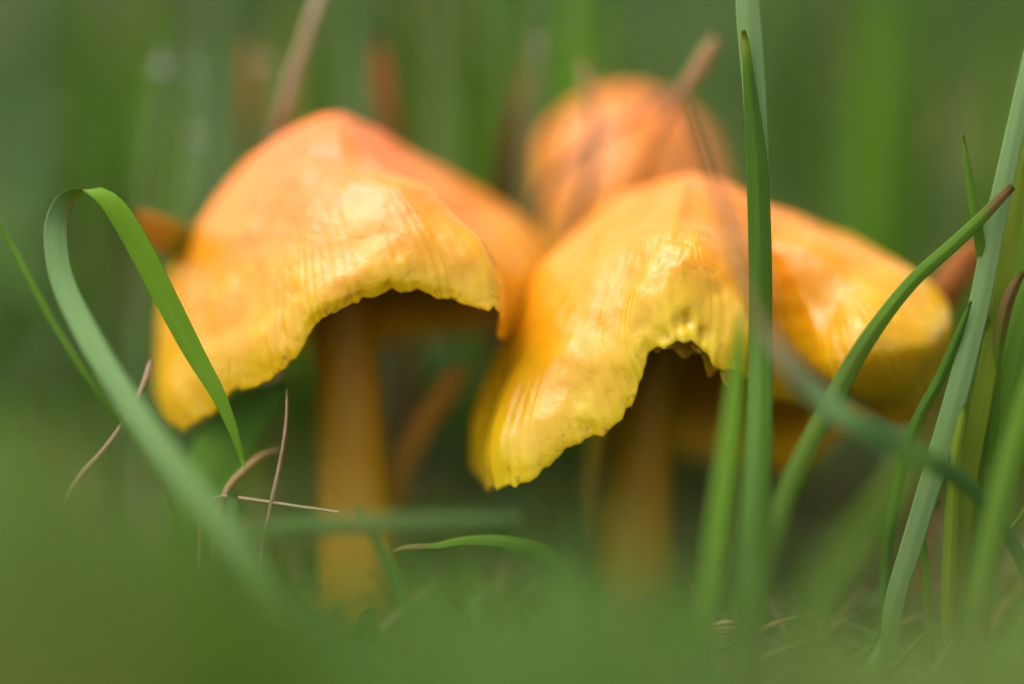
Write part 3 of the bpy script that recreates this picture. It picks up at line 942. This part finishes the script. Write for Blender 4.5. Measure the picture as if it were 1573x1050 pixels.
# foreground: blades between the lens and the mushrooms
LIM = [(-200, 520), (0, 560), (100, 580), (200, 680), (300, 730), (450, 770), (600, 790), (800, 770), (900, 780), (1000, 810), (1200, 860), (1400, 800), (1573, 750), (1800, 720)]
specs = []
for i in range(1500):
    px = random.uniform(-250, 1850) if i < 1000 else (random.uniform(-150, 330) if i < 1250 else random.uniform(380, 1300))
    lim = np.interp(px, [q[0] for q in LIM], [q[1] for q in LIM])
    lim += 75 * noise.noise(Vector((px * .006, 3.3, 0))) + 35 * noise.noise(Vector((px * .02, 8.3, 0)))
    d = random.uniform(-115, -52) if i % 5 else random.uniform(-58, -34)
    blur = 28 * abs(d) / (220 + d) * 20 * .5
    py = lim + 20 + random.random() ** 1.3 * 330 if i < 1000 else lim + random.uniform(-30, 130)
    t = P(px, py, d)
    g = gz(t.x, t.y)
    h = t.z - g
    if h < .004: continue
    a = random.uniform(0, 2 * math.pi); l = random.uniform(.1, .6) * h
    rx, ry = t.x - math.cos(a) * l, t.y - math.sin(a) * l
    z = gz(rx, ry)
    c = tuple(min(.42, q * 1.45) for q in pick_color(.05))
    if px < 470 and py > 740: c = random.choice([(.06, .15, .004), (.10, .21, .005), (.13, .22, .006)])
    tv = np.array((t.x - rx, t.y - ry, t.z - z))
    bend = np.array((math.cos(a), math.sin(a), -.3)) * l * .5
    specs.append(((rx, ry, z - .0015), tv - bend, bend, random.uniform(1.8, 3.8) * MM, random.uniform(0, math.pi), tuple(q * random.uniform(.6, 1.3) for q in c)))
blade_cloud('foreground_grass', 'heavily blurred green grass in front of the mushrooms', specs, mat=M_LEAF_FRONT, seg=10)

# blades in the soft background that can be told apart
LB = 'short soft grass blade behind the caps with a dew drop at its tip'


def soft_label(px, c):
    hue = 'yellow-green' if c == G_YEL else 'pale grey-green' if c in (G_PALE, G_BLUE) else 'dark green' if c == G_DARK else 'fresh green'
    place = ('beyond the bent-over blade' if px < 300 else 'behind the crown of the arched cap' if px < 600 else
             'between the arched cap and the deep orange cap' if px < 900 else 'close behind the deep orange cap' if px < 1000 else
             'beyond the tall upright blade' if px < 1300 else 'beyond the right lobe of the broad cap' if px < 1500 else 'behind the right-hand clump')
    return 'soft blurred ' + hue + ' grass blade ' + place



for (tx, ty, bx, d, wpx, c) in [
    (440, -60, 425, 40, 46, G_YEL), (505, -80, 500, 44, 44, G_BRIGHT), (545, -120, 560, 40, 34, G_BLUE), (640, -90, 650, 46, 44, G_MID), (690, -60, 672, 38, 40, G_PALE),
    (745, -140, 735, 48, 48, (.10, .24, .01)), (800, -100, 770, 44, 40, G_BRIGHT), (880, -120, 850, 42, 56, (.09, .26, .004)), (930, -90, 905, 55, 50, G_BRIGHT), (225, -110, 250, 50, 50, G_BRIGHT),
    (330, -70, 350, 46, 44, G_PALE), (150, -130, 120, 60, 54, G_MID), (60, -90, 30, 64, 54, G_BLUE), (1400, -60, 1300, 55, 60, (.09, .24, .01)), (1340, -120, 1320, 62, 56, G_BRIGHT),
    (1460, -140, 1400, 60, 54, G_MID), (1560, -90, 1500, 44, 44, G_MID), (1230, -140, 1215, 66, 56, G_DARK), (1620, 30, 1540, 34, 40, G_BRIGHT), (720, -100, 780, 42, 30, G_DARK)]:
    pts = []
    for k in range(6):
        s = k / 5
        pts.append((tx + (bx - tx) * (s ** .7) + 12 * math.sin(s * 3 + tx), ty + (640 - ty) * s, d + 6 * s, wpx * (0.1 + min(1, s * 2.5) * .9), random.uniform(-35, 35)))
    blade('grass_blade', soft_label(tx, c), GB, pts, c, group='soft grass blades behind the caps', fold=.25, seg=24)

# dew drops on the blades behind
for k, (px, py, d, r) in enumerate([(248, 95, 26, .72), (300, 205, 28, .5), (410, 95, 30, .5), (826, 64, 24, .4), (296, 100, 34, .5)]):
    c = P(px, py, d)
    V = []; nu, nv = 20, 12
    for i in range(nv + 1):
        th = math.pi * i / nv
        for j in range(nu):
            a = 2 * math.pi * j / nu
            V.append((r * MM * math.sin(th) * math.cos(a), r * MM * math.sin(th) * math.sin(a), r * MM * (math.cos(th) * (1.12 if th < 1.57 else .95))))
    o = mesh_obj('dew_drop', V, grid_faces(nv + 1, nu, flip=True), M_DROP)
    o.location = c
    tag(o, 'tiny round dew drop on a soft blade behind the caps', 'dew drop', 'dew drops behind the caps')
    blade('grass_blade', LB, GB, [(px + 8, py - 4, d + .3, 4), (px, py + 10, d + .6, 12), (px - 14, py + 160, d + 2.5, 22), (px - 30, 640, d + 8, 26)], random.choice([G_BLUE, G_PALE]),
          group='soft grass blades behind the caps', fold=.25, seg=24)
